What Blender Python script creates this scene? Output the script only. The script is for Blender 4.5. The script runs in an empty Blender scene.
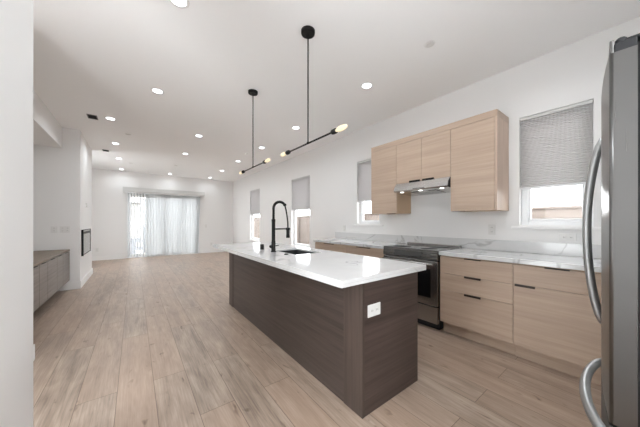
import bpy, bmesh, math, random
from mathutils import Vector, Matrix
random.seed(7)
PI = math.pi
scene = bpy.context.scene
col = scene.collection

# ------------------------------------------------------------------ camera, sky, exposure
CAM_H = 1.2445
cd = bpy.data.cameras.new('camera')
cd.sensor_fit = 'HORIZONTAL'
cd.sensor_width = 36.0
cd.lens = 36.0 * 245.733 / 640.0
cd.shift_y = (222.063 - 213.5) / 640.0
cd.clip_start = 0.02
cam = bpy.data.objects.new('camera', cd)
col.objects.link(cam)
cam.location = (0, 0, CAM_H)
cam.rotation_euler = (PI / 2, 0, -0.6467)
scene.camera = cam

world = bpy.data.worlds.new('overcast_sky')
scene.world = world
world.use_nodes = True
bg = world.node_tree.nodes['Background']
bg.inputs['Color'].default_value = (0.95, 0.98, 1.0, 1)
SKY = 7.6
bg.inputs['Strength'].default_value = SKY

scene.view_settings.view_transform = 'Standard'
scene.view_settings.look = 'None'
scene.view_settings.gamma = 1.0
scene.view_settings.use_curve_mapping = False
scene.view_settings.exposure = 0.40
scene.cycles.max_bounces = 12
scene.cycles.diffuse_bounces = 7
scene.cycles.transparent_max_bounces = 16
scene.cycles.sample_clamp_indirect = 4.0

LAMP = 4.6          # watts of a recessed light
LENS = 6.0          # glow of its lens
BULB = 0.45        # emission of a filament bulb

# ------------------------------------------------------------------ materials
def srgb(r, g, b):
    f = lambda c: c / 12.92 if c <= 0.04045 else ((c + 0.055) / 1.055) ** 2.4
    return (f(r / 255), f(g / 255), f(b / 255), 1.0)

def mat(name, color, rough=0.5, metal=0.0, emit=None, strength=0.0, spec=0.5):
    m = bpy.data.materials.new(name)
    m.use_nodes = True
    b = m.node_tree.nodes['Principled BSDF']
    b.inputs['Base Color'].default_value = color
    b.inputs['Roughness'].default_value = rough
    b.inputs['Metallic'].default_value = metal
    b.inputs['Specular IOR Level'].default_value = spec
    if emit:
        b.inputs['Emission Color'].default_value = emit
        b.inputs['Emission Strength'].default_value = strength
    return m

def N(m, kind, **kw):
    n = m.node_tree.nodes.new(kind)
    for k, v in kw.items():
        setattr(n, k, v)
    return n

def L(m, a, b):
    m.node_tree.links.new(a, b)

def noise(m, vec, scale, detail=3.0, rough=0.5, distortion=0.0):
    n = N(m, 'ShaderNodeTexNoise')
    n.inputs['Scale'].default_value = scale
    n.inputs['Detail'].default_value = detail
    n.inputs['Roughness'].default_value = rough
    n.inputs['Distortion'].default_value = distortion
    L(m, vec, n.inputs['Vector'])
    return n.outputs['Fac']

def mapping(m, scale, loc=(0, 0, 0)):
    t = N(m, 'ShaderNodeTexCoord')
    mp = N(m, 'ShaderNodeMapping')
    mp.inputs['Scale'].default_value = scale
    mp.inputs['Location'].default_value = loc
    L(m, t.outputs['Object'], mp.inputs['Vector'])
    return mp.outputs['Vector']

def ramp(m, fac, stops):
    r = N(m, 'ShaderNodeValToRGB')
    cr = r.color_ramp
    cr.elements[0].position, cr.elements[0].color = stops[0]
    cr.elements[1].position, cr.elements[1].color = stops[-1]
    for p, c in stops[1:-1]:
        e = cr.elements.new(p)
        e.color = c
    L(m, fac, r.inputs['Fac'])
    return r.outputs['Color']

def mixc(m, fac, a, b, mode='MIX'):
    x = N(m, 'ShaderNodeMix', data_type='RGBA', blend_type=mode)
    for inp, v in ((x.inputs['Factor'], fac), (x.inputs['A'], a), (x.inputs['B'], b)):
        if isinstance(v, (int, float, tuple)):
            inp.default_value = v
        else:
            L(m, v, inp)
    return x.outputs['Result']

def math_(m, op, a, b=None, clamp=False):
    x = N(m, 'ShaderNodeMath', operation=op, use_clamp=clamp)
    for i, v in enumerate((a, b)):
        if v is None:
            continue
        if isinstance(v, (int, float)):
            x.inputs[i].default_value = v
        else:
            L(m, v, x.inputs[i])
    return x.outputs[0]

def bump(m, height, strength=0.1, dist=0.01):
    b = N(m, 'ShaderNodeBump')
    b.inputs['Strength'].default_value = strength
    b.inputs['Distance'].default_value = dist
    L(m, height, b.inputs['Height'])
    L(m, b.outputs['Normal'], m.node_tree.nodes['Principled BSDF'].inputs['Normal'])

def base(m):
    return m.node_tree.nodes['Principled BSDF'].inputs['Base Color']

def paint(name, color, rough=0.6):
    m = mat(name, color, rough, spec=0.25)
    bump(m, noise(m, mapping(m, (1, 1, 1)), 180, 2), 0.04, 0.002)
    return m

def wood(name, dark, light, axis, rough=0.45, seed=0.0, spec=0.4):
    """laminate whose grain runs along one axis"""
    m = mat(name, light, rough, spec=spec)
    s = [22.0, 22.0, 22.0]
    s['xyz'.index(axis)] = .7
    f1 = noise(m, mapping(m, tuple(s), (seed, seed * 1.7, seed * .6)), 1.6, 6, 0.62, 0.15)
    s2 = [150.0, 150.0, 150.0]
    s2['xyz'.index(axis)] = 3.0
    f2 = noise(m, mapping(m, tuple(s2)), 1.0, 3, 0.5)
    s3 = [5.0, 5.0, 5.0]
    s3['xyz'.index(axis)] = .6
    f3 = noise(m, mapping(m, tuple(s3), (seed, 3, 1)), 1.0, 2, 0.5)
    f = math_(m, 'ADD', math_(m, 'ADD', math_(m, 'MULTIPLY', f1, .55), math_(m, 'MULTIPLY', f2, .22)), math_(m, 'MULTIPLY', f3, .23))
    L(m, ramp(m, f, [(0.32, dark), (0.68, light)]), base(m))
    return m

def quartz(name):
    m = mat(name, (0.8, 0.8, 0.8, 1), 0.10, spec=0.5)
    v = mapping(m, (1.0, 1.0, 1.0))
    n1 = noise(m, v, 1.15, 4, 0.5, 0.7)
    line = math_(m, 'ABSOLUTE', math_(m, 'SUBTRACT', n1, 0.5))
    mk = N(m, 'ShaderNodeMapRange')
    mk.inputs['From Min'].default_value = 0.0
    mk.inputs['From Max'].default_value = 0.011
    mk.inputs['To Min'].default_value = 1.0
    mk.inputs['To Max'].default_value = 0.0
    L(m, line, mk.inputs['Value'])
    gate = N(m, 'ShaderNodeMapRange')
    gate.inputs['From Min'].default_value = 0.44
    gate.inputs['From Max'].default_value = 0.54
    L(m, noise(m, v, 1.9, 2, 0.5), gate.inputs['Value'])
    vein = math_(m, 'MULTIPLY', mk.outputs[0], gate.outputs[0])
    cloud = ramp(m, noise(m, v, 2.2, 4, 0.6, 0.6), [(0.35, (0.64, 0.64, 0.64, 1)), (0.62, (0.68, 0.68, 0.68, 1))])
    L(m, mixc(m, math_(m, 'MULTIPLY', vein, 0.62), cloud, (0.33, 0.325, 0.32, 1)), base(m))
    return m

def steel(name, color, rough=0.28, axis='z'):
    m = mat(name, color, rough, 1.0)
    s = [160.0] * 3
    s['xyz'.index(axis)] = 1.5
    f = noise(m, mapping(m, tuple(s)), 1.0, 2)
    r = N(m, 'ShaderNodeMapRange')
    r.inputs['To Min'].default_value = rough - .03
    r.inputs['To Max'].default_value = rough + .05
    L(m, f, r.inputs['Value'])
    L(m, r.outputs[0], m.node_tree.nodes['Principled BSDF'].inputs['Roughness'])
    return m

def clear_glass(name, tint=(1, 1, 1, 1), f0=0.06):
    m = bpy.data.materials.new(name)
    m.use_nodes = True
    nt = m.node_tree
    nt.nodes.remove(nt.nodes['Principled BSDF'])
    out = nt.nodes['Material Output']
    tr = N(m, 'ShaderNodeBsdfTransparent')
    tr.inputs['Color'].default_value = tint
    gl = N(m, 'ShaderNodeBsdfGlossy')
    gl.inputs['Roughness'].default_value = 0.02
    lw = N(m, 'ShaderNodeLayerWeight')
    lw.inputs['Blend'].default_value = 0.25
    fac = math_(m, 'ADD', math_(m, 'MULTIPLY', lw.outputs['Fresnel'], .12), f0 * .1, True)
    mx = N(m, 'ShaderNodeMixShader')
    L(m, fac, mx.inputs[0]); L(m, tr.outputs[0], mx.inputs[1]); L(m, gl.outputs[0], mx.inputs[2])
    L(m, mx.outputs[0], out.inputs['Surface'])
    return m

def sheer(name, color, see, trans):
    """woven fabric: part diffuse, part translucent, part see-through"""
    m = bpy.data.materials.new(name)
    m.use_nodes = True
    nt = m.node_tree
    nt.nodes.remove(nt.nodes['Principled BSDF'])
    out = nt.nodes['Material Output']
    d = N(m, 'ShaderNodeBsdfDiffuse'); d.inputs['Color'].default_value = color
    t = N(m, 'ShaderNodeBsdfTranslucent'); t.inputs['Color'].default_value = color
    p = N(m, 'ShaderNodeBsdfTransparent')
    a = N(m, 'ShaderNodeMixShader'); a.inputs[0].default_value = trans
    L(m, d.outputs[0], a.inputs[1]); L(m, t.outputs[0], a.inputs[2])
    if see > 0:
        b = N(m, 'ShaderNodeMixShader'); b.inputs[0].default_value = see
        L(m, a.outputs[0], b.inputs[1]); L(m, p.outputs[0], b.inputs[2])
        L(m, b.outputs[0], out.inputs['Surface'])
    else:
        L(m, a.outputs[0], out.inputs['Surface'])
    return m

def floor_mat():
    m = mat('plank_floor', (0.4, 0.3, 0.25, 1), 0.36, spec=0.45)
    tc = N(m, 'ShaderNodeTexCoord')
    sx = N(m, 'ShaderNodeSeparateXYZ')
    L(m, tc.outputs['Object'], sx.inputs[0])
    cb = N(m, 'ShaderNodeCombineXYZ')
    L(m, math_(m, 'ADD', sx.outputs['Y'], 20.35), cb.inputs['X'])
    L(m, math_(m, 'ADD', sx.outputs['X'], 0.100 + .2195 * 40), cb.inputs['Y'])
    def bricks(c1, c2, mo, msize):
        b = N(m, 'ShaderNodeTexBrick')
        b.offset = 0.37; b.offset_frequency = 2; b.squash = 1.0
        b.inputs['Color1'].default_value = c1
        b.inputs['Color2'].default_value = c2
        b.inputs['Mortar'].default_value = mo
        b.inputs['Scale'].default_value = 1.0
        b.inputs['Mortar Size'].default_value = msize
        b.inputs['Mortar Smooth'].default_value = 0.1
        b.inputs['Bias'].default_value = 0.0
        b.inputs['Brick Width'].default_value = 1.62
        b.inputs['Row Height'].default_value = 0.2195
        L(m, cb.outputs[0], b.inputs['Vector'])
        return b
    br = bricks((0, 0, 0, 1), (1, 1, 1, 1), (.5, .5, .5, 1), 0.0)
    gap = bricks((0, 0, 0, 1), (0, 0, 0, 1), (1, 1, 1, 1), 0.0022)
    # a different stretch of grain on every plank
    ofs = N(m, 'ShaderNodeCombineXYZ')
    L(m, math_(m, 'MULTIPLY', br.outputs['Color'], 37.0), ofs.inputs['X'])
    L(m, math_(m, 'MULTIPLY', br.outputs['Color'], 11.0), ofs.inputs['Y'])
    add = N(m, 'ShaderNodeVectorMath', operation='ADD')
    L(m, cb.outputs[0], add.inputs[0]); L(m, ofs.outputs[0], add.inputs[1])
    def stretched(s):
        mp = N(m, 'ShaderNodeMapping'); mp.inputs['Scale'].default_value = s
        L(m, add.outputs[0], mp.inputs['Vector'])
        return mp.outputs[0]
    g1 = noise(m, stretched((1.4, 14, 1)), 1.0, 6, .62, .8)
    g2 = noise(m, stretched((5, 110, 1)), 1.0, 3, .5)
    g3 = noise(m, stretched((2.4, 6.5, 1)), 1.0, 3, .55, 1.2)
    f = math_(m, 'ADD', math_(m, 'MULTIPLY', g1, .48), math_(m, 'ADD', math_(m, 'MULTIPLY', g2, .28), math_(m, 'MULTIPLY', g3, .24)))
    c = ramp(m, f, [(.34, srgb(*FLOOR_D)), (.5, srgb(*FLOOR_M)), (.66, srgb(*FLOOR_L))])
    c = mixc(m, math_(m, 'MULTIPLY', br.outputs['Color'], .40), c, srgb(*FLOOR_T))
    kn = ramp(m, noise(m, stretched((7, 16, 1)), 1.0, 2, .5, .5), [(.66, (1, 1, 1, 1)), (.77, (.50, .45, .42, 1))])
    c = mixc(m, 1.0, c, kn, 'MULTIPLY')
    c = mixc(m, math_(m, 'MULTIPLY', gap.outputs['Color'], .85), c, srgb(*FLOOR_G))
    L(m, c, base(m))
    r = N(m, 'ShaderNodeMapRange')
    r.inputs['To Min'].default_value = .28; r.inputs['To Max'].default_value = .46
    L(m, g1, r.inputs['Value'])
    L(m, r.outputs[0], m.node_tree.nodes['Principled BSDF'].inputs['Roughness'])
    bump(m, math_(m, 'SUBTRACT', math_(m, 'MULTIPLY', g2, .15), gap.outputs['Color']), .12, .002)
    return m

FLOOR_D, FLOOR_M, FLOOR_L, FLOOR_T, FLOOR_G = (112, 98, 88), (152, 135, 121), (182, 165, 150), (170, 143, 124), (104, 86, 73)

M = dict(
    wall=paint('white_wall_paint', srgb(234, 233, 232)),
    ceiling=paint('ceiling_paint', srgb(250, 250, 250), .75),
    trim=mat('white_trim_paint', srgb(238, 237, 236), .4, spec=.4),
    floor=floor_mat(),
    oak_y=wood('light_oak_laminate', srgb(168, 146, 128), srgb(192, 171, 153), 'y', .42),
    oak_x=wood('light_oak_edge_laminate', srgb(178, 155, 138), srgb(206, 184, 166), 'z', .42, 3),
    oak_v=wood('light_oak_upright_laminate', srgb(178, 155, 138), srgb(206, 184, 166), 'z', .42, 5),
    oak_edge=mat('oak_cabinet_carcass', srgb(186, 160, 132), .5),
    dark_y=wood('dark_walnut_laminate', srgb(44, 36, 33), srgb(86, 75, 70), 'y', .38, 1),
    dark_x=wood('dark_walnut_end_laminate', srgb(46, 37, 34), srgb(88, 74, 69), 'x', .38, 2),
    dark_v=wood('dark_walnut_upright_laminate', srgb(52, 43, 39), srgb(86, 74, 68), 'z', .38, 4),
    media_y=wood('grey_brown_laminate', srgb(92, 84, 79), srgb(138, 129, 122), 'y', .35, 6),
    media_top=wood('brown_laminate_top', srgb(96, 82, 68), srgb(126, 109, 92), 'y', .4, 8),
    quartz=quartz('veined_white_quartz'),
    steel=steel('brushed_stainless', (.50, .49, .48, 1), .27, 'x'),
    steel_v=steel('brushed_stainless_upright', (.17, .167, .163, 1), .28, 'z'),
    steel_y=steel('brushed_stainless_level', (.42, .41, .40, 1), .24, 'y'),
    steel_dark=steel('dark_stainless', (.20, .195, .19, 1), .26, 'y'),
    display=mat('touch_panel_glass', (.09, .088, .086, 1), .12, spec=.5),
    hood_steel=steel('bright_stainless', (.72, .71, .70, 1), .24, 'y'),
    handle=mat('satin_grey_metal', (.40, .405, .405, 1), .38, .85),
    chrome=mat('bright_metal', (.7, .7, .7, 1), .15, 1),
    sink=mat('sink_steel', (.055, .055, .057, 1), .45, .35, spec=.3),
    black=mat('matt_black_metal', (.008, .0075, .0075, 1), .5, .0, spec=.22),
    bronze=mat('dark_bronze_pull', (.035, .026, .022, 1), .4, .6),
    blackglass=mat('black_glass', (.006, .006, .007, 1), .05, spec=.6),
    cooktop=mat('ceramic_cooktop_glass', (.08, .08, .082, 1), .05, spec=1.0),
    charcoal=mat('charcoal_plastic', (.022, .022, .024, 1), .55, spec=.25),
    darkgrey=mat('fridge_cabinet_grey', (.06, .06, .063, 1), .4),
    void=mat('dark_cavity', (.01, .01, .01, 1), .8),
    plate=mat('white_switch_plastic', srgb(224, 223, 221), .4),
    slot=mat('grey_socket_slots', srgb(120, 118, 116), .5),
    shade=sheer('grey_pleated_fabric', srgb(208, 206, 206), 0, .34),
    vane=sheer('sheer_white_vane', srgb(214, 216, 217), .24, .46),
    valance=mat('pale_grey_valance', srgb(205, 205, 203), .5),
    vinyl=mat('white_vinyl_frame', srgb(240, 241, 242), .35),
    glass=clear_glass('window_glass'),
    fireglass=mat('grey_fireplace_glass', srgb(150, 150, 148), .08, .35, spec=.8),
    lamp=mat('lamp_diffuser', (1, 1, 1, 1), .5, emit=(.90, .96, 1, 1), strength=LENS),
    hoodlamp=mat('hood_lamp_lens', (1, 1, 1, 1), .3, emit=(1, .97, .93, 1), strength=2.5),
    bulb=mat('filament_bulb_glass', (.55, .45, .3, 1), .1, emit=(1, .84, .58, 1), strength=BULB),
    filament=mat('glowing_filament', (1, .8, .4, 1), .5, emit=(1, .7, .3, 1), strength=30),
    fence=wood('pale_cedar_boards', srgb(92, 83, 77), srgb(116, 106, 99), 'y', .7),
    greywall=mat('pale_grey_block', srgb(128, 131, 136), .8),
    bluewall=mat('pale_blue_grey_siding', srgb(128, 131, 134), .8),
    house=mat('white_stucco', srgb(150, 148, 145), .8),
    eave=mat('grey_roof_edge', srgb(150, 150, 150), .8),
    patio=mat('pale_concrete', srgb(150, 146, 140), .9),
)

# ------------------------------------------------------------------ mesh helpers (all in world coordinates)
def wpos(o):
    p = Vector((0, 0, 0))
    while o is not None:
        p += o.location
        o = o.parent
    return p

class MB:
    def __init__(self):
        self.bm = bmesh.new()
    def _merge(self, other):
        me = bpy.data.meshes.new('tmp')
        other.to_mesh(me); other.free()
        self.bm.from_mesh(me)
        bpy.data.meshes.remove(me)
    def box(self, x0, x1, y0, y1, z0, z1, bev=0.0, seg=2):
        b = bmesh.new()
        bmesh.ops.create_cube(b, size=1)
        for v in b.verts:
            v.co = Vector(((x0 + x1) / 2 + v.co.x * (x1 - x0), (y0 + y1) / 2 + v.co.y * (y1 - y0), (z0 + z1) / 2 + v.co.z * (z1 - z0)))
        if bev > 0:
            bmesh.ops.bevel(b, geom=b.edges[:], offset=bev, segments=seg, affect='EDGES', profile=.5)
        self._merge(b)
        return self
    def lathe(self, prof, origin, axis='z', n=28):
        """prof: (radius, height) along the axis; capped where radius > 0 at the ends"""
        o = Vector(origin)
        rings = []
        for r, h in prof:
            ring = []
            for i in range(n):
                a = 2 * PI * i / n
                p = {'z': (r * math.cos(a), r * math.sin(a), h), 'y': (r * math.sin(a), h, r * math.cos(a)), 'x': (h, r * math.cos(a), r * math.sin(a))}[axis]
                ring.append(self.bm.verts.new(o + Vector(p)))
            rings.append(ring)
        fs = []
        for a, b in zip(rings, rings[1:]):
            for i in range(n):
                fs.append(self.bm.faces.new((a[i], a[(i + 1) % n], b[(i + 1) % n], b[i])))
        fs.append(self.bm.faces.new(rings[0][::-1]))
        fs.append(self.bm.faces.new(rings[-1]))
        for f in fs[:-2]:
            f.smooth = True
        return self
    def tube(self, pts, rad, n=14):
        """sweep a circle along points; rad: number or list"""
        pts = [Vector(p) for p in pts]
        rr = rad if isinstance(rad, (list, tuple)) else [rad] * len(pts)
        t0 = (pts[1] - pts[0]).normalized()
        ref = Vector((0, 0, 1)) if abs(t0.z) < .9 else Vector((1, 0, 0))
        u = t0.cross(ref).normalized()
        rings = []
        for i, p in enumerate(pts):
            t = (pts[min(i + 1, len(pts) - 1)] - pts[max(i - 1, 0)]).normalized()
            u = (u - t * u.dot(t)).normalized()
            w = t.cross(u)
            rings.append([self.bm.verts.new(p + (u * math.cos(2 * PI * k / n) + w * math.sin(2 * PI * k / n)) * rr[i]) for k in range(n)])
        for a, b in zip(rings, rings[1:]):
            for k in range(n):
                self.bm.faces.new((a[k], a[(k + 1) % n], b[(k + 1) % n], b[k])).smooth = True
        self.bm.faces.new(rings[0][::-1]); self.bm.faces.new(rings[-1])
        return self
    def prism(self, poly, axis, a, b, smooth=False):
        """extrude a closed 2-D outline along an axis; outline coords are the two other axes in order"""
        def P(q, t):
            return {'x': (t, q[0], q[1]), 'y': (q[0], t, q[1]), 'z': (q[0], q[1], t)}[axis]
        A = [self.bm.verts.new(P(q, a)) for q in poly]
        B = [self.bm.verts.new(P(q, b)) for q in poly]
        n = len(poly)
        for i in range(n):
            f = self.bm.faces.new((A[i], A[(i + 1) % n], B[(i + 1) % n], B[i]))
            f.smooth = smooth
        self.bm.faces.new(A[::-1]); self.bm.faces.new(B)
        return self
    def grid_wall(self, axis, t0, t1, us, vs, holes):
        """a slab from t0 to t1 along axis over the grid us x vs (z), leaving out rectangular holes"""
        def P(t, u, v):
            return (t, u, v) if axis == 'x' else (u, t, v)
        def hole(i, j):
            if i < 0 or j < 0 or i >= len(us) - 1 or j >= len(vs) - 1:
                return True
            cu, cv = (us[i] + us[i + 1]) / 2, (vs[j] + vs[j + 1]) / 2
            return any(h[0] < cu < h[1] and h[2] < cv < h[3] for h in holes)
        q = lambda *ps: self.bm.faces.new([self.bm.verts.new(p) for p in ps])
        for i in range(len(us) - 1):
            for j in range(len(vs) - 1):
                if hole(i, j):
                    continue
                a, b, c, d = us[i], us[i + 1], vs[j], vs[j + 1]
                for t in (t0, t1):
                    q(P(t, a, c), P(t, b, c), P(t, b, d), P(t, a, d))
                if hole(i - 1, j): q(P(t0, a, c), P(t1, a, c), P(t1, a, d), P(t0, a, d))
                if hole(i + 1, j): q(P(t0, b, c), P(t1, b, c), P(t1, b, d), P(t0, b, d))
                if hole(i, j - 1): q(P(t0, a, c), P(t1, a, c), P(t1, b, c), P(t0, b, c))
                if hole(i, j + 1): q(P(t0, a, d), P(t1, a, d), P(t1, b, d), P(t0, b, d))
        bmesh.ops.remove_doubles(self.bm, verts=self.bm.verts[:], dist=1e-5)
        return self
    def slab_hole(self, x0, x1, y0, y1, z0, z1, hole):
        hx0, hx1, hy0, hy1 = hole
        O = [(x0, y0), (x1, y0), (x1, y1), (x0, y1)]
        # rounded hole corners
        r, k = .018, 5
        H = []
        for (cx, cy, a0) in ((hx0 + r, hy0 + r, PI), (hx1 - r, hy0 + r, 1.5 * PI), (hx1 - r, hy1 - r, 0), (hx0 + r, hy1 - r, .5 * PI)):
            H.append([(cx + r * math.cos(a0 + .5 * PI * i / k), cy + r * math.sin(a0 + .5 * PI * i / k)) for i in range(k + 1)])
        bm = self.bm
        for z in (z0, z1):
            ov = [bm.verts.new((*p, z)) for p in O]
            hv = [[bm.verts.new((*p, z)) for p in c] for c in H]
            for i in range(4):
                j = (i + 1) % 4
                bm.faces.new((ov[i], ov[j], hv[j][0], hv[i][-1]))
                bm.faces.new([ov[i]] + hv[i][::-1])
            if z == z0: lo, lh = ov, sum(hv, [])
            else: uo, uh = ov, sum(hv, [])
        for a, b in ((lo, uo), (lh, uh)):
            n = len(a)
            for i in range(n):
                bm.faces.new((a[i], a[(i + 1) % n], b[(i + 1) % n], b[i]))
        return self
    def build(self, name, material, parent=None, at=None, label=None):
        bm = self.bm
        bmesh.ops.recalc_face_normals(bm, faces=bm.faces[:])
        o = bpy.data.objects.new(name, None) if False else None
        me = bpy.data.meshes.new(name)
        org = wpos(parent) if parent is not None else Vector(at or (0, 0, 0))
        bmesh.ops.translate(bm, verts=bm.verts[:], vec=-org)
        bm.to_mesh(me); bm.free()
        me.materials.append(M[material])
        o = bpy.data.objects.new(name, me)
        col.objects.link(o)
        if parent is not None:
            o.parent = parent
        else:
            o.location = org
        if label:
            o['label'] = label
        return o

def thing(name, label, cat, loc, group=None, rz=0.0):
    o = bpy.data.objects.new(name, None)
    o.empty_display_size = .05
    col.objects.link(o)
    o.location = loc
    o.rotation_euler = (0, 0, rz)
    return tag(o, label, cat, group)

def tag(o, label, cat, group=None, kind=None):
    o['label'] = label; o['category'] = cat
    if group: o['group'] = group
    if kind: o['kind'] = kind
    return o

def struct(o, label=None, cat=None):
    o['kind'] = 'structure'
    if label: o['label'] = label
    if cat: o['category'] = cat
    return o

def copy_tree(o, parent=None):
    c = o.copy()
    col.objects.link(c)
    if parent is not None:
        c.parent = parent
    for ch in list(o.children):
        copy_tree(ch, c)
    return c

# ------------------------------------------------------------------ the room
XW, YB, ZC = 3.375, 10.676, 2.9706
XL, YN = -1.65, -0.80
EPS = 0.0015
struct(MB().box(XL - .15, XW + .14, YN - .12, YB + .14, -.12, 0).build('floor', 'floor'), 'wide light brown wood plank floor', 'floor')
struct(MB().box(XL - .15, XW + .14, YN - .12, YB + .14, ZC, ZC + .12).build('ceiling', 'ceiling'), 'flat white ceiling', 'ceiling')

WINS = [(.288, .834, 1.20, 2.385), (2.757, 3.303, 1.20, 2.385), (4.878, 5.744, .60, 2.385), (7.850, 8.723, .60, 2.385)]
us = sorted({YN, YB + .14} | {w[0] for w in WINS} | {w[1] for w in WINS})
struct(MB().grid_wall('x', XW, XW + .14, us, [0, .60, 1.20, 2.385, ZC], WINS).build('wall_right', 'wall'), 'long white wall with four windows', 'wall')
SL = (-.217, 2.062, 0.0, 2.25)
struct(MB().grid_wall('y', YB, YB + .14, [XL, SL[0], SL[1], XW], [0, 2.25, ZC], [SL]).build('wall_back', 'wall'), 'white far wall with the sliding door', 'wall')
HALL = (.50, 1.70, 0, 2.60)  # unseen hall door opening, added to bring in daylight
SIDE = (8.15, 8.95, .80, 2.30)  # unseen window opening, added to brighten the far room
struct(MB().grid_wall('x', XL - .15, XL, [YN - .12, HALL[0], HALL[1], SIDE[0], SIDE[1], YB + .14], [0, SIDE[2], SIDE[3], HALL[3], ZC], [HALL, SIDE]).build('wall_left', 'wall'), 'white left outer wall', 'wall')
REAR = (-.30, 1.05, .75, 2.45)  # unseen rear window opening, added for daylight from behind the camera
struct(MB().grid_wall('y', YN - .12, YN, [XL, REAR[0], REAR[1], XW + .14], [0, REAR[2], REAR[3], ZC], [REAR]).build('wall_front', 'wall'), 'white wall behind the refrigerator', 'wall')
PASS = (.74, 1.38, 0, 2.20)  # unseen doorway, added to pass daylight onto the base cabinets
struct(MB().grid_wall('x', -.56, -.394, [YN, PASS[0], PASS[1], 1.80], [0, PASS[3], ZC], [PASS]).build('wall_near', 'wall'), 'white wall end nearest on the left', 'wall')
struct(MB().box(XL, -.7335, 3.20, 3.318, 0, ZC).build('wall_stub', 'wall'), 'white partition beside the media niche', 'wall')
struct(MB().box(XL, -1.05, 3.318, 6.38, 2.588, ZC).build('wall_soffit', 'wall'), 'white soffit above the media niche', 'wall')
struct(MB().box(XL, -.815, 6.38, 8.0, 0, ZC).build('wall_fireplace', 'wall'), 'white chimney breast holding the electric fireplace', 'wall')

def baseboard(name, x0, x1, y0, y1, faces):
    mb = MB().box(x0, x1, y0, y1, 0, .142, .004)
    for f in faces:
        mb.box(*f, 0, .142, .004)
    return struct(mb.build(name, 'trim'), None, None)

T = .015
baseboard('baseboard_back', XL, SL[0] - .012, YB - T, YB, [(SL[1] + .012, XW, YB - T, YB)])
baseboard('baseboard_right', XW - T, XW, 3.93, YB - T, [])
baseboard('baseboard_fireplace', XL, -.815 + T, 6.38 - T, 6.38, [(-.815, -.815 + T, 6.38, 8.0), (XL, -.815 + T, 8.0, 8.0 + T)])
baseboard('baseboard_stub', XL, -.7335 + T, 3.318, 3.318 + T, [(-.7335, -.7335 + T, 3.2 - T, 3.318), (XL, -.7335, 3.2 - T, 3.2)])
baseboard('baseboard_near', -.394, -.394 + T, YN, PASS[0], [(-.394, -.394 + T, PASS[1], 1.80 + T), (-.56, -.394, 1.80, 1.80 + T)])
baseboard('baseboard_left', XL, XL + T, 3.34, 6.36, [(XL, XL + T, 8.02, YB - T)])

# windows in the right wall
def window(n, y0, y1, z0, z1, sill_over, label):
    xf0, xf1 = XW + .065, XW + .125
    w = .058
    root = struct(MB().box(xf0, xf1, y0, y0 + w, z0, z1, .004).box(xf0, xf1, y1 - w, y1, z0, z1, .004)
                  .box(xf0, xf1, y0 + w, y1 - w, z0, z0 + w, .004).box(xf0, xf1, y0 + w, y1 - w, z1 - w, z1, .004)
                  .build('window_%d' % n, 'vinyl', at=(xf0, (y0 + y1) / 2, z0)), label, 'window')
    s = .022
    MB().box(xf0 + .012, xf1 - .012, y0 + w, y0 + w + s, z0 + w, z1 - w, .003).box(xf0 + .012, xf1 - .012, y1 - w - s, y1 - w, z0 + w, z1 - w, .003) \
        .box(xf0 + .012, xf1 - .012, y0 + w + s, y1 - w - s, z0 + w, z0 + w + s, .003).box(xf0 + .012, xf1 - .012, y0 + w + s, y1 - w - s, z1 - w - s, z1 - w, .003) \
        .build('sash', 'vinyl', root)
    MB().box(XW + .092, XW + .096, y0 + w + s - .004, y1 - w - s + .004, z0 + w + s - .004, z1 - w - s + .004).build('glass_pane', 'glass', root)
    MB().box(XW - .022, XW - .0005, y0 - sill_over, y1 + sill_over, z0 - .028, z0 - .002, .003).box(XW - .0005, xf0, y0 + .001, y1 - .001, z0 + .0005, z0 + .012) \
        .build('window_sill', 'trim', root)
    return root

WL = ['white framed window nearest the refrigerator', 'white framed window half hidden by the wall cabinets',
      'tall white framed window behind the faucet', 'tall white framed window nearest the far wall']
for i, w in enumerate(WINS):
    window(i + 1, *w, .068 if i < 2 else .02, WL[i])

# unseen openings added for more daylight: left hall door, rear and side windows
def glazed(name, axis, t, a, b, z0, z1, label, cat):
    def B(a0, a1, u0, u1, c0, c1, bev=.003):
        return (a0, a1, u0, u1, c0, c1, bev) if axis == 'x' else (u0, u1, a0, a1, c0, c1, bev)
    w = .06
    mb = MB()
    for q in ((t - .03, t + .03, a, a + w, z0 + .001, z1), (t - .03, t + .03, b - w, b, z0 + .001, z1), (t - .03, t + .03, a + w, b - w, z0 + .001, z0 + w), (t - .03, t + .03, a + w, b - w, z1 - w, z1)):
        mb.box(*B(*q))
    o = struct(mb.build(name, 'vinyl', at=((t, (a + b) / 2, z0) if axis == 'x' else ((a + b) / 2, t, z0))), label, cat)
    MB().box(*B(t - .003, t + .003, a + w - .003, b - w + .003, z0 + w - .003, z1 - w + .003, 0)).build('glass_pane', 'glass', o)
glazed('added_hall_door', 'x', XL - .075, *HALL, 'glazed hall door added for daylight, out of view on the left', 'door')
glazed('window_6', 'x', XL - .075, *SIDE, 'side window added for daylight, out of view behind the chimney breast', 'window')
glazed('window_5', 'y', YN - .06, *REAR, 'window added for daylight behind the camera', 'window')

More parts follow.
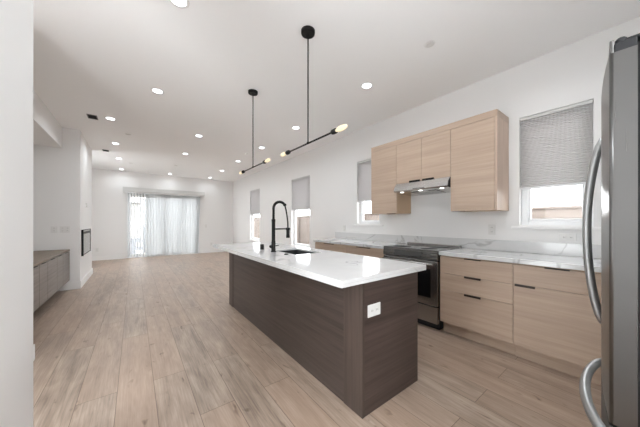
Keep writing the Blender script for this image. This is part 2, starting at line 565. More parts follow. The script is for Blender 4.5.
# pleated shades
SHADES = [(1.60, 'wide grey pleated shade in the window beside the refrigerator'),
          (1.622, 'grey pleated shade partly covered by the left wall cabinet'),
          (1.555, 'grey pleated shade in the tall window right of the faucet'),
          (1.512, 'grey pleated shade in the tall window nearest the far wall')]
for (y0, y1, z0, z1), (zb, lab) in zip(WINS, SHADES):
    y0, y1 = y0 + .004, y1 - .004
    sh = thing('cellular_shade', lab, 'window shade', (XW + .03, (y0 + y1) / 2, zb), 'grey pleated window shades')
    MB().box(XW + .006, XW + .05, y0, y1, z1 - .036, z1 - .002, .003).build('headrail', 'valance', sh)
    top, bot = z1 - .037, zb + .022
    n = int((top - bot) / .0195)
    st = (top - bot) / n
    front, back = [], []
    for k in range(n):
        zz = top - k * st
        front += [(XW + .017, zz), (XW + .008, zz - st / 2)]
        back += [(XW + .034, zz), (XW + .043, zz - st / 2)]
    front.append((XW + .017, bot)); back.append((XW + .034, bot))
    mb = MB()
    mb.prism(front + back[::-1], 'y', y0 + .002, y1 - .002)
    mb.build('pleated_fabric', 'shade', sh)
    MB().box(XW + .008, XW + .044, y0, y1, zb, zb + .0215, .003).build('bottom_rail', 'vinyl', sh)

# sliding door in the far wall
door = struct(MB().box(SL[0], SL[0] + .045, YB + .02, YB + .13, 0, 2.25, .003).box(SL[1] - .045, SL[1], YB + .02, YB + .13, 0, 2.25, .003)
              .box(SL[0] + .045, SL[1] - .045, YB + .02, YB + .13, 2.205, 2.25, .003).box(SL[0] + .045, SL[1] - .045, YB + .02, YB + .13, .0005, .03, .003)
              .build('door_1', 'vinyl', at=((SL[0] + SL[1]) / 2, YB + .075, 0)), 'white framed sliding glass patio door of four panels', 'door')
edges = [SL[0] + .046, .37, .914, 1.484, SL[1] - .046]
for k in range(4):
    a, b = edges[k] - (.0 if k == 0 else .03), edges[k + 1] + (.0 if k == 3 else .03)
    ys = YB + (.032 if k in (1, 2) else .082)
    st = .06
    p = MB().box(a, a + st, ys, ys + .04, .031, 2.204, .003).box(b - st, b, ys, ys + .04, .031, 2.204, .003) \
        .box(a + st, b - st, ys, ys + .04, .031, .13, .003).box(a + st, b - st, ys, ys + .04, 2.13, 2.204, .003).build('door_panel', 'vinyl', door)
    MB().box(a + st - .004, b - st + .004, ys + .018, ys + .023, .127, 2.133).build('glass_pane', 'glass', p)
MB().box(.905, .925, YB + .012, YB + .031, .95, 1.13, .004).build('door_handle', 'vinyl', door)

# ------------------------------------------------------------------ outside, seen through the glass
struct(MB().box(-9, 14, YB + .142, 26, -.30, -.16).build('patio_ground', 'patio'), 'pale concrete patio outside', 'ground')
struct(MB().box(XW + .142, 14, -6, YB + .141, -.30, -.16).build('side_yard_ground', 'patio'), 'pale ground of the side yard', 'ground')
fx = 5.45
fence = thing('wooden_fence', 'pale horizontal board fence outside the right hand windows', 'fence', (fx, 5, -.16))
mb = MB()
for k in range(11):
    z = -.12 + k * .144
    mb.prism([(fx, z), (fx + .02, z), (fx + .02, z + .1439), (fx + .008, z + .1439)], 'y', -5, 17)
mb.build('board_panel', 'fence', fence)
for k in range(12):
    yy = -4 + k * 1.8
    MB().box(fx - .09, fx - .001, yy, yy + .09, -.16, 1.42, .004).build('post', 'fence', fence)
MB().box(fx - .02, fx + .04, -5, 17, 1.464, 1.50, .004).build('top_cap', 'fence', fence)

tall = thing('siding_wall', 'pale blue grey neighbouring building beyond the closed blind vanes', 'building', (1.8, 14.0, -.16))
mb = MB()
for k in range(15):
    z = -.16 + k * .165
    mb.prism([(14.0, z), (14.018, z), (14.018, z + .165), (14.009, z + .165)], 'x', .33, 3.3)
mb.build('siding', 'bluewall', tall)
MB().box(.27, .329, 13.96, 14.06, -.16, 2.33, .004).build('corner_board', 'vinyl', tall)
MB().box(.3295, 3.3, 13.95, 14.06, 2.32, 2.36, .004).build('cap', 'vinyl', tall)
gw = thing('low_block_wall', 'low pale grey wall outside the open left door panel', 'wall', (-2, 13.6, -.16))
mb = MB()
for k in range(4):
    for q in range(8):
        x0 = -4.1 + q * .52 + (.26 if k % 2 else 0)
        mb.box(x0, x0 + .512, 13.5, 13.64, -.155 + k * .165, -.155 + k * .165 + .158, .004)
mb.build('blocks', 'greywall', gw)
MB().box(-4.12, .25, 13.46, 13.68, .505, .545, .004).build('coping', 'greywall', gw)
hs = thing('neighbour_house', 'white house seen through the open left door panel', 'house', (-2, 19, -.16))
MB().box(-7, 1.8, 18.0, 22, -.16, 5.2).build('wall', 'house', hs)
MB().box(-1.8, .3, 17.4, 17.99, 2.35, 2.5, .01).build('porch_roof', 'eave', hs)
MB().box(-1.0, -.2, 17.93, 17.99, 1.0, 2.0, .01).build('window', 'greywall', hs)

# ------------------------------------------------------------------ vertical blind
vb = thing('vertical_blind', 'white sheer vertical blind hanging over the sliding patio door', 'blind', (.95, YB - .06, 0))
MB().box(-.315, 2.235, YB - .115, YB - .001, 2.285, 2.432, .004).build('valance', 'valance', vb)
MB().box(-.26, 2.18, YB - .075, YB - .035, 2.245, 2.283, .003).build('headrail', 'vinyl', vb)
def vane(x, ang, w=.089, sway=0.0):
    mb = MB()
    c, s = math.cos(ang), math.sin(ang)
    front, back = [], []
    for k in range(5):
        t = (k / 4 - .5) * w
        bow = .006 * (1 - (2 * k / 4 - 1) ** 2)
        front.append((x + t * c - bow * s, YB - .055 + t * s + bow * c))
    th = .0012
    poly = front + [(p[0] + th * s, p[1] - th * c) for p in front[::-1]]
    bm = mb.bm
    A = [bm.verts.new((p[0] + sway, p[1], .03)) for p in poly]
    B = [bm.verts.new((p[0], p[1], 2.243)) for p in poly]
    n = len(poly)
    for i in range(n):
        bm.faces.new((A[i], A[(i + 1) % n], B[(i + 1) % n], B[i]))
    bm.faces.new(A[::-1]); bm.faces.new(B)
    mb.build('vane', 'vane', vb)
for k in range(6):
    vane(-.17 + k * .083, math.radians(82 - 3 * k))
nv = 21
for k in range(nv):
    vane(.345 + k * (2.04 - .345) / (nv - 1), math.radians(-22 + random.uniform(-2, 2)), sway=(-.09 if k == nv - 1 else 0))

# ------------------------------------------------------------------ ceiling things
def downlight(x, y, label):
    r = thing('recessed_light', label, 'ceiling light', (x, y, ZC), 'round recessed lights in the ceiling')
    mb = MB()
    n = 28
    prof = [(.054, -.001), (.056, -.004), (.074, -.004), (.077, -.0005)]
    rings = [[mb.bm.verts.new((x + rr * math.cos(2 * PI * i / n), y + rr * math.sin(2 * PI * i / n), ZC + h)) for i in range(n)] for rr, h in prof]
    for a, b in zip(rings, rings[1:]):
        for i in range(n):
            mb.bm.faces.new((a[i], a[(i + 1) % n], b[(i + 1) % n], b[i])).smooth = True
    mb.build('trim_ring', 'trim', r)
    MB().lathe([(.0535, -.0035), (.0535, -.0008)], (x, y, ZC), n=24).build('diffuser', 'lamp', r)
    la = bpy.data.lights.new('lamp_light', 'AREA')
    la.shape = 'DISK'; la.size = .10; la.energy = LAMP; la.color = (.90, .96, 1); la.spread = math.radians(155)
    lo = bpy.data.objects.new('lamp_light', la)
    col.objects.link(lo); lo.parent = r; lo.location = (0, 0, -.006)
    return r
r0 = None
LIGHTS = [
    (.273, 2.187, 'recessed ceiling light cut off by the top edge of the view'),
    (.242, 3.872, 'recessed ceiling light alone on the open ceiling left of the pendants'),
    (-.320, 5.373, 'recessed ceiling light beside the larger ceiling vent, nearest of the left row'),
    (-.332, 7.006, 'recessed ceiling light in the left row, just before the smaller ceiling vent'),
    (-.337, 8.615, 'recessed ceiling light in the left row, second from the far wall'),
    (-.340, 10.27, 'recessed ceiling light at the far end of the left row above the door'),
    (1.030, 5.383, 'recessed ceiling light nearest of the middle row, left of the far pendant'),
    (1.026, 7.001, 'recessed ceiling light second in the middle row'),
    (1.012, 10.27, 'recessed ceiling light at the far end of the middle row above the blind'),
    (2.346, 2.125, 'recessed ceiling light in the right row, right of the nearer pendant'),
    (2.358, 3.856, 'recessed ceiling light in the right row, left of the nearer pendant rod'),
    (2.356, 5.366, 'recessed ceiling light in the right row, right of the farther pendant rod'),
    (2.346, 6.965, 'recessed ceiling light in the right row, left of the farther pendant rod'),
    (2.347, 8.575, 'recessed ceiling light in the right row, second from the far corner'),
    (.273, .50, 'recessed ceiling light added as fill straight above the camera, out of view'),  # extra lamp, added to lift the dark floor near the camera
    (2.346, .42, 'recessed ceiling light added as fill above the refrigerator front, out of view'),  # extra lamp, added to brighten the near base cabinets
    (2.345, 10.22, 'recessed ceiling light in the right row, in the far corner'),
]
first = None
for x, y, lab in LIGHTS:
    if first is None:
        first = downlight(x, y, lab)
    else:
        c = copy_tree(first)
        c.location = (x, y, ZC)
        c['label'] = lab
        if y > 10:                      # the row along the far wall is dimmed
            for ch in c.children:
                if ch.type == 'LIGHT':
                    ch.data = ch.data.copy()
                    ch.data.energy = LAMP * .4

COVERS = [(2.282, 1.261, 'small round white cover on the ceiling above the wall cabinets'),
          (-.101, 6.112, 'small round white cover between the two nearest lights of the left row'),
          (-.081, 9.06, 'small round white cover near the far end of the left row of lights'),
          (1.011, 8.633, 'small round white cover in line with the middle row of lights'),
          (2.241, 6.06, 'small round white cover between right row lights behind the farther pendant')]
first = None
for x, y, lab in COVERS:
    if first is None:
        first = thing('sprinkler_cover', lab, 'sprinkler cover', (x, y, ZC), 'round sprinkler covers in the ceiling')
        MB().lathe([(.030, -.012), (.036, -.011), (.040, -.007), (.040, -.0005)], (x, y, ZC)).build('cap', 'plate', first)
        MB().lathe([(.050, -.003), (.052, -.0004)], (x, y, ZC)).build('rim', 'trim', first)
    else:
        c = copy_tree(first); c.location = (x, y, ZC); c['label'] = lab

def vent(x0, x1, y0, y1, label):
    v = thing('ceiling_vent', label, 'vent', ((x0 + x1) / 2, (y0 + y1) / 2, ZC), 'dark square vents in the ceiling')
    w = .012
    MB().box(x0, x1, y0, y0 + w, ZC - .008, ZC - .0005, .001).box(x0, x1, y1 - w, y1, ZC - .008, ZC - .0005, .001) \
        .box(x0, x0 + w, y0 + w, y1 - w, ZC - .008, ZC - .0005, .001).box(x1 - w, x1, y0 + w, y1 - w, ZC - .008, ZC - .0005, .001).build('frame', 'slot', v)
    MB().box(x0 + w, x1 - w, y0 + w, y1 - w, ZC - .002, ZC - .0005).build('backing', 'void', v)
    mb = MB()
    k = 4
    for i in range(k):
        yy = y0 + w + (i + .5) * (y1 - y0 - 2 * w) / k
        mb.box(x0 + w, x1 - w, yy - .004, yy + .004, ZC - .008, ZC - .0025, .001)
    mb.build('louvers', 'charcoal', v)
vent(-.612, -.486, 5.36, 5.56, 'dark ceiling vent beside the nearest left row light')
vent(-.612, -.492, 7.76, 7.92, 'dark ceiling vent farther back near the chimney breast')

# pendants over the island
def pendant(x, y, zb, label):
    p = thing('linear_pendant', label, 'pendant lamp', (x, y, zb), 'black pendant lamps over the island')
    MB().lathe([(.050, -.034), (.060, -.031), (.0625, -.02), (.0625, -.0005)], (x, y, ZC), n=36).build('canopy', 'black', p)
    MB().lathe([(.013, -.002), (.011, .012), (.0062, .014), (.0062, ZC - zb - .033)], (x, y, zb), n=16).build('rod', 'black', p)
    MB().tube([(x, y - .335, zb), (x, y + .335, zb)], .0075).build('bar', 'black', p)
    for s in (-1, 1):
        ye = y + s * .335
        pr = [(.010, 0), (.018, .004), (.021, .02), (.021, .05), (.017, .056)]
        so = MB().lathe([(r, s * h) for r, h in pr], (x, ye, zb), 'y').build('socket', 'black', p)
        pb = [(.013, .0565), (.0145, .07), (.0205, .085), (.0225, .105), (.0215, .135), (.017, .158), (.009, .172), (.002, .177)]
        MB().lathe([(r, s * h) for r, h in pb], (x, ye, zb), 'y').build('bulb', 'bulb', so)
    return p
pendant(1.25, 1.835, 1.955, 'black linear pendant nearer the camera with two bare bulbs')
pendant(1.25, 3.125, 1.968, 'black linear pendant farther back above the sink end')

# ------------------------------------------------------------------ island
isl = thing('kitchen_island', 'dark walnut kitchen island base under the white quartz top', 'kitchen island', (1.46, 2.44, 0))
bx0, bx1, by0, by1, zt = 1.148, 1.7744, 1.0763, 3.8115, .8722
MB().box(bx0 + .004, bx0 + .02, by0 + .179, by1 - .179, .001, zt, .001).build('side_panel', 'dark_y', isl)
MB().box(bx0, bx0 + .02, by0, by0 + .175, .001, zt, .001).box(bx0 + .0205, bx0 + .022, by0 + .02, by0 + .175, .001, zt).build('corner_post', 'dark_v', isl)
MB().box(bx0, bx0 + .02, by1 - .175, by1, .001, zt, .001).build('corner_post', 'dark_v', isl)
MB().box(bx0 + .0205, bx1, by0 + .0015, by0 + .02, .001, zt, .001).build('end_panel', 'dark_x', isl)
MB().box(bx0 + .0205, bx1, by1 - .02, by1, .001, zt, .001).build('end_panel', 'dark_x', isl)
MB().box(bx0 + .0225, bx1 - .08, by0 + .021, by1 - .021, .001, .10).build('plinth', 'dark_y', isl)
fr = MB()
for k in range(4):
    ya = by0 + .022 + k * (by1 - by0 - .044) / 4
    yb_ = ya + (by1 - by0 - .044) / 4 - .003
    d = MB().box(bx1 - .02, bx1 - .001, ya, yb_, .104, zt - .004, .001).build('door', 'dark_y', isl)
    MB().box(bx1 - .0005, bx1 + .012, (ya + yb_) / 2 - .08, (ya + yb_) / 2 + .08, zt - .05, zt - .042, .001).build('edge_pull', 'bronze', d)

SINK = (1.305, 1.640, 2.125, 2.665)
top = MB().slab_hole(.9274, 1.806, 1.0248, 3.8506, .894, .914, SINK)
for q in ((.9274, 1.806, 1.0248, 1.055), (.9274, 1.806, 3.8206, 3.8506), (.9274, .957, 1.055, 3.8206), (1.776, 1.806, 1.055, 3.8206)):
    top.box(*q, .8728, .894)
bmesh.ops.remove_doubles(top.bm, verts=top.bm.verts[:], dist=1e-5)
top = top.build('island_countertop', 'quartz', at=(1.3667, 2.4377, .8728))
bv = top.modifiers.new('edge', 'BEVEL'); bv.width = .0025; bv.segments = 2; bv.limit_method = 'ANGLE'
tag(top, 'white quartz countertop with grey veins on the dark island', 'countertop')

sk = thing('undermount_sink', 'dark steel rectangular sink set into the island top', 'sink', (1.47, 2.395, .70))
sx0, sx1, sy0, sy1 = SINK[0] - .004, SINK[1] + .004, SINK[2] - .004, SINK[3] + .004
MB().box(sx0 - .012, sx0, sy0, sy1, .70, .8925).box(sx1, sx1 + .012, sy0, sy1, .70, .8925).box(sx0 - .012, sx1 + .012, sy0 - .012, sy0, .70, .8925) \
    .box(sx0 - .012, sx1 + .012, sy1, sy1 + .012, .70, .8925).box(sx0 - .012, sx1 + .012, sy0 - .012, sy1 + .012, .688, .70).build('basin', 'sink', sk)
MB().lathe([(.045, .0005), (.045, .003), (.03, .004), (.028, .0015)], (1.47, 2.395, .70)).build('drain', 'chrome', sk)

fc = thing('kitchen_faucet', 'tall matt black spring faucet standing beside the sink', 'faucet', (1.233, 2.491, .914))
fxx, fy, z0 = 1.233, 2.491, .914
MB().lathe([(.030, .0005), (.030, .006), (.024, .012), (.0225, .05), (.0225, .12), (.020, .125), (.020, .33), (.0215, .333), (.0215, .36), (.016, .365)], (fxx, fy, z0)).build('body', 'black', fc)
path, rad = [], []
cx, ry = fxx + .085, 0
nseg = 150
for i in range(nseg + 1):
    t = i / nseg
    if t < .3:
        q = (fxx, fy, z0 + .36 + t / .3 * .12)
    else:
        a = PI - (t - .3) / .7 * PI * .80
        q = (fxx + .078 + .078 * math.cos(a), fy, z0 + .48 + .078 * math.sin(a))
    path.append(q); rad.append(.0155 if i % 4 < 2 else .0125)
MB().tube(path, rad, 14).build('spring', 'black', fc)
end = path[-1]
MB().tube([end, (fxx + .158, fy, z0 + .47), (fxx + .172, fy, z0 + .40), (fxx + .181, fy, z0 + .33), (fxx + .183, fy, z0 + .262)], .0085).lathe([(.012, -.012), (.0185, -.008), (.0185, .012), (.012, .016)], end).build('hose', 'black', fc)
MB().lathe([(.012, .265), (.017, .258), (.019, .235), (.019, .19), (.022, .165), (.022, .152), (.018, .148)], (fxx + .183, fy, z0)).build('spray_head', 'black', fc)
MB().tube([(fxx + .012, fy, z0 + .253), (fxx + .164, fy, z0 + .253)], .0075).lathe([(.0225, .24), (.026, .243), (.026, .263), (.0225, .266)], (fxx + .183, fy, z0)).build('holder_arm', 'black', fc)
vl = MB().lathe([(.0185, 0), (.0185, .052), (.015, .056)], (fxx - .0, fy + .02, z0 + .055), 'y').build('valve', 'black', fc)
MB().tube([(fxx + .012, fy + .062, z0 + .055), (fxx + .10, fy + .066, z0 + .062)], [.006, .0045]).build('lever', 'black', vl)

sd = tag(MB().lathe([(.025, .0005), (.025, .004), (.0225, .006), (.0225, .058), (.020, .062), (.004, .063)], (1.229, 2.79, .914)).build('air_gap', 'black', at=(1.229, 2.79, .914)),
         'short black cylinder standing on the island top left of the faucet', 'air gap cap')
tag(MB().lathe([(.022, .0005), (.022, .006), (.017, .009), (.013, .0095), (.013, .012)], (1.232, 2.20, .914)).build('disposal_switch', 'black', at=(1.232, 2.20, .914)),
    'low black push button on the island top right of the faucet', 'switch')

# outlets and switches
def outlet(axis, t, u, z, w, h, sgn, label, gangs=1, cat='outlet', grp='white wall outlets', rocker=False):
    """plate on a wall: axis is the wall's normal axis, sgn the side it faces"""
    def B(a0, a1, u0, u1, zz0, zz1, bev=.001):
        p, q = sorted((t + sgn * a0, t + sgn * a1))
        return (p, q, u0, u1, zz0, zz1, bev) if axis == 'x' else (u0, u1, p, q, zz0, zz1, bev)
    loc = (t, u, z) if axis == 'x' else (u, t, z)
    o = thing('light_switch' if rocker else 'wall_outlet', label, cat, loc, grp)
    MB().box(*B(.0004, .006, u - w / 2, u + w / 2, z - h / 2, z + h / 2, .002)).build('cover_plate', 'plate', o)
    horizontal = w > h and gangs == 1
    for g in range(gangs):
        cu = u + (g - (gangs - 1) / 2) * (w / gangs)
        if rocker:
            MB().box(*B(.006, .0085, cu - .016, cu + .016, z - .033, z + .033)).build('rocker', 'plate', o)
            continue
        for s in (-1, 1):
            du, dz = (s * .024, 0) if horizontal else (0, s * .024)
            f = MB().box(*B(.006, .0085, cu + du - .015, cu + du + .015, z + dz - .015, z + dz + .015, .003)).build('receptacle', 'plate', o)
            MB().box(*B(.0085, .0089, cu + du - .007, cu + du - .004, z + dz - .006, z + dz + .006, 0)) \
                .box(*B(.0085, .0089, cu + du + .004, cu + du + .007, z + dz - .006, z + dz + .006, 0)).build('slots', 'slot', f)
    return o
outlet('y', by0 + .0015, 1.2575, .668, .122, .080, -1, 'white horizontal outlet on the dark end of the island')
outlet('x', XW, 1.094, 1.155, .075, .122, -1, 'white upright outlet on the wall under the right wall cabinet')
outlet('x', XW, .457, 1.095, .122, .072, -1, 'white horizontal outlet under the window beside the refrigerator')
outlet('x', XW, 3.65, 1.125, .075, .122, -1, 'white upright outlet left of the kitchen window behind the island')
outlet('y', YB, 2.302, 1.086, .075, .122, -1, 'white switch on the far wall right of the patio door', 1, 'switch', 'white wall switches', True)
outlet('y', YB, 2.50, .35, .075, .122, -1, 'white outlet low on the far wall right of the patio door')
outlet('y', YB, -.966, .345, .075, .122, -1, 'white outlet low on the far wall left of the patio door')
outlet('y', 6.38, -1.145, 1.11, .082, .115, -1, 'white outlet above the media cabinet, left of the wider plate')
outlet('y', 6.38, -1.01, 1.11, .128, .115, -1, 'wide white double outlet above the media cabinet beside the chimney breast corner', 2)
th = thing('thermostat', 'small white thermostat above the electric fireplace', 'thermostat', (-.815, 7.10, 1.60))
MB().box(-.8146, -.795, 7.05, 7.15, 1.56, 1.64, .004).build('housing', 'plate', th)
MB().box(-.795, -.7945, 7.07, 7.13, 1.585, 1.625).build('display', 'plate', th)

# ------------------------------------------------------------------ right wall: base cabinets
CX0, CXF, ZK, ZU = 2.772, 2.752, .131, .8722
def base_cab(y0, y1, fronts, label, toe=True):
    c = thing('base_cabinet', label, 'cabinet', (3.06, (y0 + y1) / 2, 0), 'light oak base cabinets along the right wall')
    MB().box(CX0 + .001, XW - .002, y0 + .0005, y1 - .0005, ZK - .005, ZU).build('carcass', 'oak_edge', c)
    MB().box(CX0 + .06, CX0 + .076, y0 + .0005, y1 - .0005, .0005, ZK - .006).build('toe_kick', 'oak_y', c)
    for kind, za, zb, pull in fronts:
        f = MB().box(CXF, CX0, y0 + .0015, y1 - .0015, za + .0015, zb - .0015, .001).build(kind, 'oak_y', c)
        if pull:
            pa, pb = pull
            MB().box(CXF - .014, CXF + .004, pa, pb, zb - .0005, zb + .0015, 0).box(CXF - .014, CXF - .011, pa, pb, zb - (.017 if zb < .8 else .007), zb - .0005, 0).build('edge_pull', 'bronze', f)
    return c
base_cab(.727, 1.397, [('drawer', .677, ZU - .010, (.986, 1.139)), ('drawer', .491, .677, (.986, 1.139)), ('drawer', ZK, .491, (.986, 1.139))],
         'light oak base cabinet of three drawers right of the range')
base_cab(.125, .7265, [('drawer', .685, ZU - .010, (.36, .51)), ('door', ZK, .685, (.57, .712))],
         'light oak base cabinet with a tall lower front beside the refrigerator')
base_cab(-.65, .1245, [('drawer', .685, ZU - .010, (-.34, -.19)), ('door', ZK, .685, (-.04, .10))],
         'light oak base cabinet hidden behind the refrigerator')
base_cab(2.172, 2.953, [('drawer', .677, ZU - .010, (2.42, 2.70)), ('drawer', .491, .677, (2.48, 2.64)), ('drawer', ZK, .491, (2.48, 2.64))],
         'light oak base cabinet directly left of the range')
base_cab(2.9535, 3.803, [('drawer', .677, ZU - .010, (3.24, 3.52)), ('drawer', .491, .677, (3.30, 3.46)), ('drawer', ZK, .491, (3.30, 3.46))],
         'light oak base cabinet at the far end of the run under the kitchen window')
for (ya, yb_, lab) in ((-.66, 1.4005, 'white veined quartz countertop right of the range'), (2.1685, 3.83, 'white veined quartz countertop left of the range')):
    tag(MB().box(2.727, XW - .002, ya, yb_, .873, .914, .0025).build('kitchen_countertop', 'quartz', at=(3.05, (ya + yb_) / 2, .873)), lab, 'countertop', 'quartz counters along the right wall')
tag(MB().box(XW - .021, XW - .001, -.66, 3.92, .9145, 1.037, .002).build('backsplash', 'quartz', at=(XW - .01, 1.6, .9145)),
    'low veined quartz backsplash running along the right wall', 'backsplash')

# range
rg = thing('range_oven', 'stainless slide-in electric range between the oak base cabinets', 'range', (3.03, 1.785, 0))
ry0, ry1 = 1.4085, 2.161
MB().box(2.765, XW - .04, ry0, ry1, .03, .9045).box(2.80, XW - .04, ry0 + .02, ry1 - .02, .001, .03).build('body', 'charcoal', rg)
MB().box(2.735, 3.27, ry0 - .002, ry1 + .002, .9052, .9195, .002).build('cooktop', 'cooktop', rg)
mb = MB()
mb.prism([(2.715, .806), (2.764, .806), (2.764, .904), (2.734, .917), (2.727, .917)], 'y', ry0, ry1)
cp = mb.build('control_panel', 'steel_dark', rg)
MB().box(3.271, XW - .045, ry0, ry1, .905, .944, .004).build('rear_vent', 'steel_y', rg)
od = MB().box(2.722, 2.764, ry0 + .003, ry1 - .003, .285, .795, .004).build('oven_door', 'steel_y', rg)
MB().box(2.7185, 2.7215, ry0 + .085, ry1 - .085, .37, .70, .001).build('oven_window', 'blackglass', od)
MB().tube([(2.672, ry0 + .03, .762), (2.672, ry1 - .03, .762)], .0125).box(2.672, 2.722, ry0 + .06, ry0 + .085, .752, .772, .003).box(2.672, 2.722, ry1 - .085, ry1 - .06, .752, .772, .003).build('door_handle', 'steel_y', od)
MB().box(2.722, 2.764, ry0 + .003, ry1 - .003, .085, .275, .004).build('storage_drawer', 'steel_y', rg)
MB().box(2.7145, 2.7155, 1.60, 1.98, .826, .89).build('display', 'display', cp)
for (cx_, cy_, rr) in ((2.88, 1.60, .095), (2.88, 1.97, .115), (3.12, 1.60, .115), (3.12, 1.97, .085)):
    MB().lathe([(rr, .0002), (rr, .0006), (rr - .004, .0008)], (cx_, cy_, .9195), n=36).build('burner_ring', 'charcoal', rg)

# ------------------------------------------------------------------ wall cabinets
UX, UZ0, UZ1 = 3.011, 1.372, 2.352
def wall_cab(y0, y1, z0, doors, label, end=None):
    c = thing('wall_cabinet', label, 'cabinet', (3.2, (y0 + y1) / 2, z0), 'light oak wall cabinets')
    ya = y0 + .0005 if not end else y0 + .020
    MB().box(UX + .020, XW - .002, ya, y1 - .0005, z0 + .001, UZ1).build('carcass', 'oak_edge', c)
    if end:
        MB().box(UX, XW - .002, y0, y0 + .0195, z0, UZ1, .001).build('end_panel', 'oak_v', c)
    for (da, db, pa, pb) in doors:
        d = MB().box(UX, UX + .0195, da + .0015, db - .0015, z0, UZ1 - .002, .001).build('door', 'oak_y', c)
        MB().box(UX - .014, UX + .004, pa, pb, z0 - .0045, z0 - .0005, 0).box(UX - .014, UX - .012, pa, pb, z0 - .0005, z0 + (.018 if z0 > 1.5 else .001), 0).build('edge_pull', 'black', d)
    return c
wall_cab(.930, 1.402, UZ0, [(.951, 1.402, 1.24, 1.385)], 'light oak wall cabinet at the right end next to the refrigerator window', True)
wall_cab(1.4025, 2.1595, 1.790, [(1.4025, 1.774, 1.60, 1.758), (1.774, 2.1595, 1.79, 1.95)], 'short two door light oak wall cabinet above the range hood')
wall_cab(2.160, 2.634, UZ0, [(2.160, 2.634, 2.175, 2.32)], 'light oak wall cabinet at the left end, partly covering a window')
tag(MB().box(UX, XW - .002, .930, 2.634, UZ1 + .001, 2.4243, .001).build('cabinet_top_trim', 'oak_y', at=(3.19, 1.78, 2.353)),
    'long oak trim board along the top of the wall cabinets', 'trim board')

hd = thing('range_hood', 'slim stainless range hood under the short wall cabinet', 'range hood', (3.15, 1.78, 1.64))
hy0, hy1 = 1.4045, 2.157
mb = MB()
mb.prism([(3.0, 1.7845), (2.955, 1.730), (2.942, 1.680), (2.956, 1.662), (XW - .003, 1.637), (XW - .003, 1.7845)], 'y', hy0, hy1)
mb.build('hood_body', 'hood_steel', hd)
for ye in (hy0 - .0012, hy1 + .0002):
    MB().prism([(3.0, 1.782), (2.956, 1.729), (2.944, 1.680), (2.958, 1.664), (3.009, 1.659), (3.009, 1.782)], 'y', ye, ye + .001).build('end_cap', 'charcoal', hd)
MB().prism([(3.06, 1.6535), (3.32, 1.6415), (3.32, 1.6375), (3.06, 1.6495)], 'y', hy0 + .20, hy1 - .20).build('filter', 'steel_y', hd)
for yy in (1.50, 1.78, 2.06):
    MB().lathe([(.024, .002), (.024, -.003), (.018, -.004)], (3.0, yy, 1.6585), n=20).build('lamp_lens', 'hoodlamp', hd)
MB().box(2.9395, 2.9425, 1.70, 1.86, 1.684, 1.692, 0).build('button_strip', 'slot', hd)

# ------------------------------------------------------------------ media cabinet and fireplace
md = thing('media_cabinet', 'long wall hung grey brown media cabinet in the left niche', 'cabinet', (-1.3, 4.9, .178))
MB().box(XL + .016, -.969, 3.335, 6.363, .182, .715).build('carcass', 'void', md)
MB().box(XL + .016, -.945, 3.335, 6.363, .7165, .745, .001).build('top', 'media_top', md)
MED = [3.337, 3.76, 4.18, 4.565, 4.935, 5.45, 5.84, 6.361]
for a, b in zip(MED, MED[1:]):
    a, b = a + .004, b - .004
    d = MB().box(-.968, -.948, a, b, .180, .706, .001).build('door', 'media_y', md)
    MB().box(-.952, -.938, (a + b) / 2 - .09, (a + b) / 2 + .09, .7065, .7095, 0).build('edge_pull', 'black', d)

fp = thing('electric_fireplace', 'black framed electric fireplace set in the white chimney breast', 'fireplace', (-.815, 7.1, .588))
fy0, fy1, fz0, fz1 = 6.515, 7.70, .588, 1.095
xs = -.815
MB().box(xs + .0005, xs + .03, fy0, fy0 + .05, fz0, fz1, .003).box(xs + .0005, xs + .012, fy1 - .03, fy1, fz0, fz1, .003) \
    .box(xs + .0005, xs + .012, fy0 + .05, fy1 - .03, fz1 - .012, fz1, .003).box(xs + .0005, xs + .012, fy0 + .05, fy1 - .03, fz0, fz0 + .012, .003).build('frame', 'black', fp)
MB().box(xs + .0005, xs + .006, fy0 + .051, fy1 - .031, fz0 + .0125, fz1 - .0125).build('glass_front', 'fireglass', fp)
MB().box(xs + .0062, xs + .02, fy0 + .07, fy1 - .05, fz1 - .085, fz1 - .045, .002).build('heater_grille', 'black', fp)

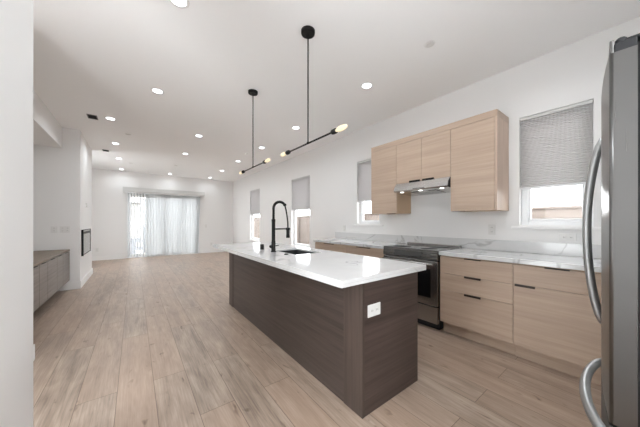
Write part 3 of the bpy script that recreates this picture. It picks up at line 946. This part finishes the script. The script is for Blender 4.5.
# ------------------------------------------------------------------ refrigerator (stands slightly askew)
FW, FD = .76, .70
fr = thing('refrigerator', 'stainless bottom freezer refrigerator with bowed handles at the right edge', 'refrigerator', (1.155, .067, 0), rz=math.radians(4.6))
def P(name, material, mb, parent=None):
    """parts are modelled in the refrigerator's own frame: x across, y forward, z up"""
    bm = mb.bm
    bmesh.ops.recalc_face_normals(bm, faces=bm.faces[:])
    me = bpy.data.meshes.new(name)
    bm.to_mesh(me); bm.free()
    me.materials.append(M[material])
    o = bpy.data.objects.new(name, me)
    col.objects.link(o)
    o.parent = parent or fr
    return o
P('cabinet', 'darkgrey', MB().box(.006, FW - .006, -FD, -.061, .03, 1.775, .004))
P('base_grille', 'charcoal', MB().box(.01, FW - .01, -.12, -.074, .002, .085, .003).box(.02, FW - .02, -FD + .02, -.13, .001, .029))
def door_outline(r=.009):
    pts = [(0, -.054)]
    for i in range(7):
        a = PI - .5 * PI * i / 6
        pts.append((r + r * math.cos(a), -r + r * math.sin(a)))
    for i in range(1, 8):
        t = i / 8
        pts.append((r + (FW - 2 * r) * t, .012 * (1 - (2 * t - 1) ** 2)))
    for i in range(7):
        a = .5 * PI - .5 * PI * i / 6
        pts.append((FW - r + r * math.cos(a), -r + r * math.sin(a)))
    pts.append((FW, -.054))
    return pts
def smooth_z(o):
    for p in o.data.polygons:
        p.use_smooth = abs(p.normal.z) < .5 and p.normal.y > .05
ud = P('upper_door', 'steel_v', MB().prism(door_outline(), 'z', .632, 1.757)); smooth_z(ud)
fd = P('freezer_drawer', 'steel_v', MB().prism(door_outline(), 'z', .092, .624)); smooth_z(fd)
P('gasket', 'void', MB().box(.012, FW - .012, -.0605, -.0545, .10, .62).box(.012, FW - .012, -.0605, -.0545, .64, 1.77))
P('top_cap', 'charcoal', MB().box(.002, FW - .002, -.054, -.010, 1.7575, 1.784, .003))
P('top_trim', 'steel_v', MB().box(.002, FW - .002, -.0095, -.001, 1.7575, 1.796, .002))
P('hinge_cover', 'charcoal', MB().box(.006, .06, -.16, -.034, 1.7845, 1.792, .003).lathe([(.012, 1.7845), (.012, 1.796), (.009, 1.800), (.003, 1.801)], (.018, -.024, 0)))
def bow(p0, p1, out, axis, n=26):
    pts, q0, q1 = [], Vector(p0), Vector(p1)
    for i in range(n + 1):
        t = i / n
        pts.append(q0.lerp(q1, t) + Vector((0, out * (math.sin(PI * t) ** .62), 0)))
    return pts
uh = MB().tube(bow((.70, .0, .745), (.70, .0, 1.655), .058, 'z'), .0165)
P('door_handle', 'handle', uh, ud)
P('drawer_handle', 'handle', MB().tube(bow((.075, .003, .553), (.70, .003, .553), .055, 'x'), .0165), fd)
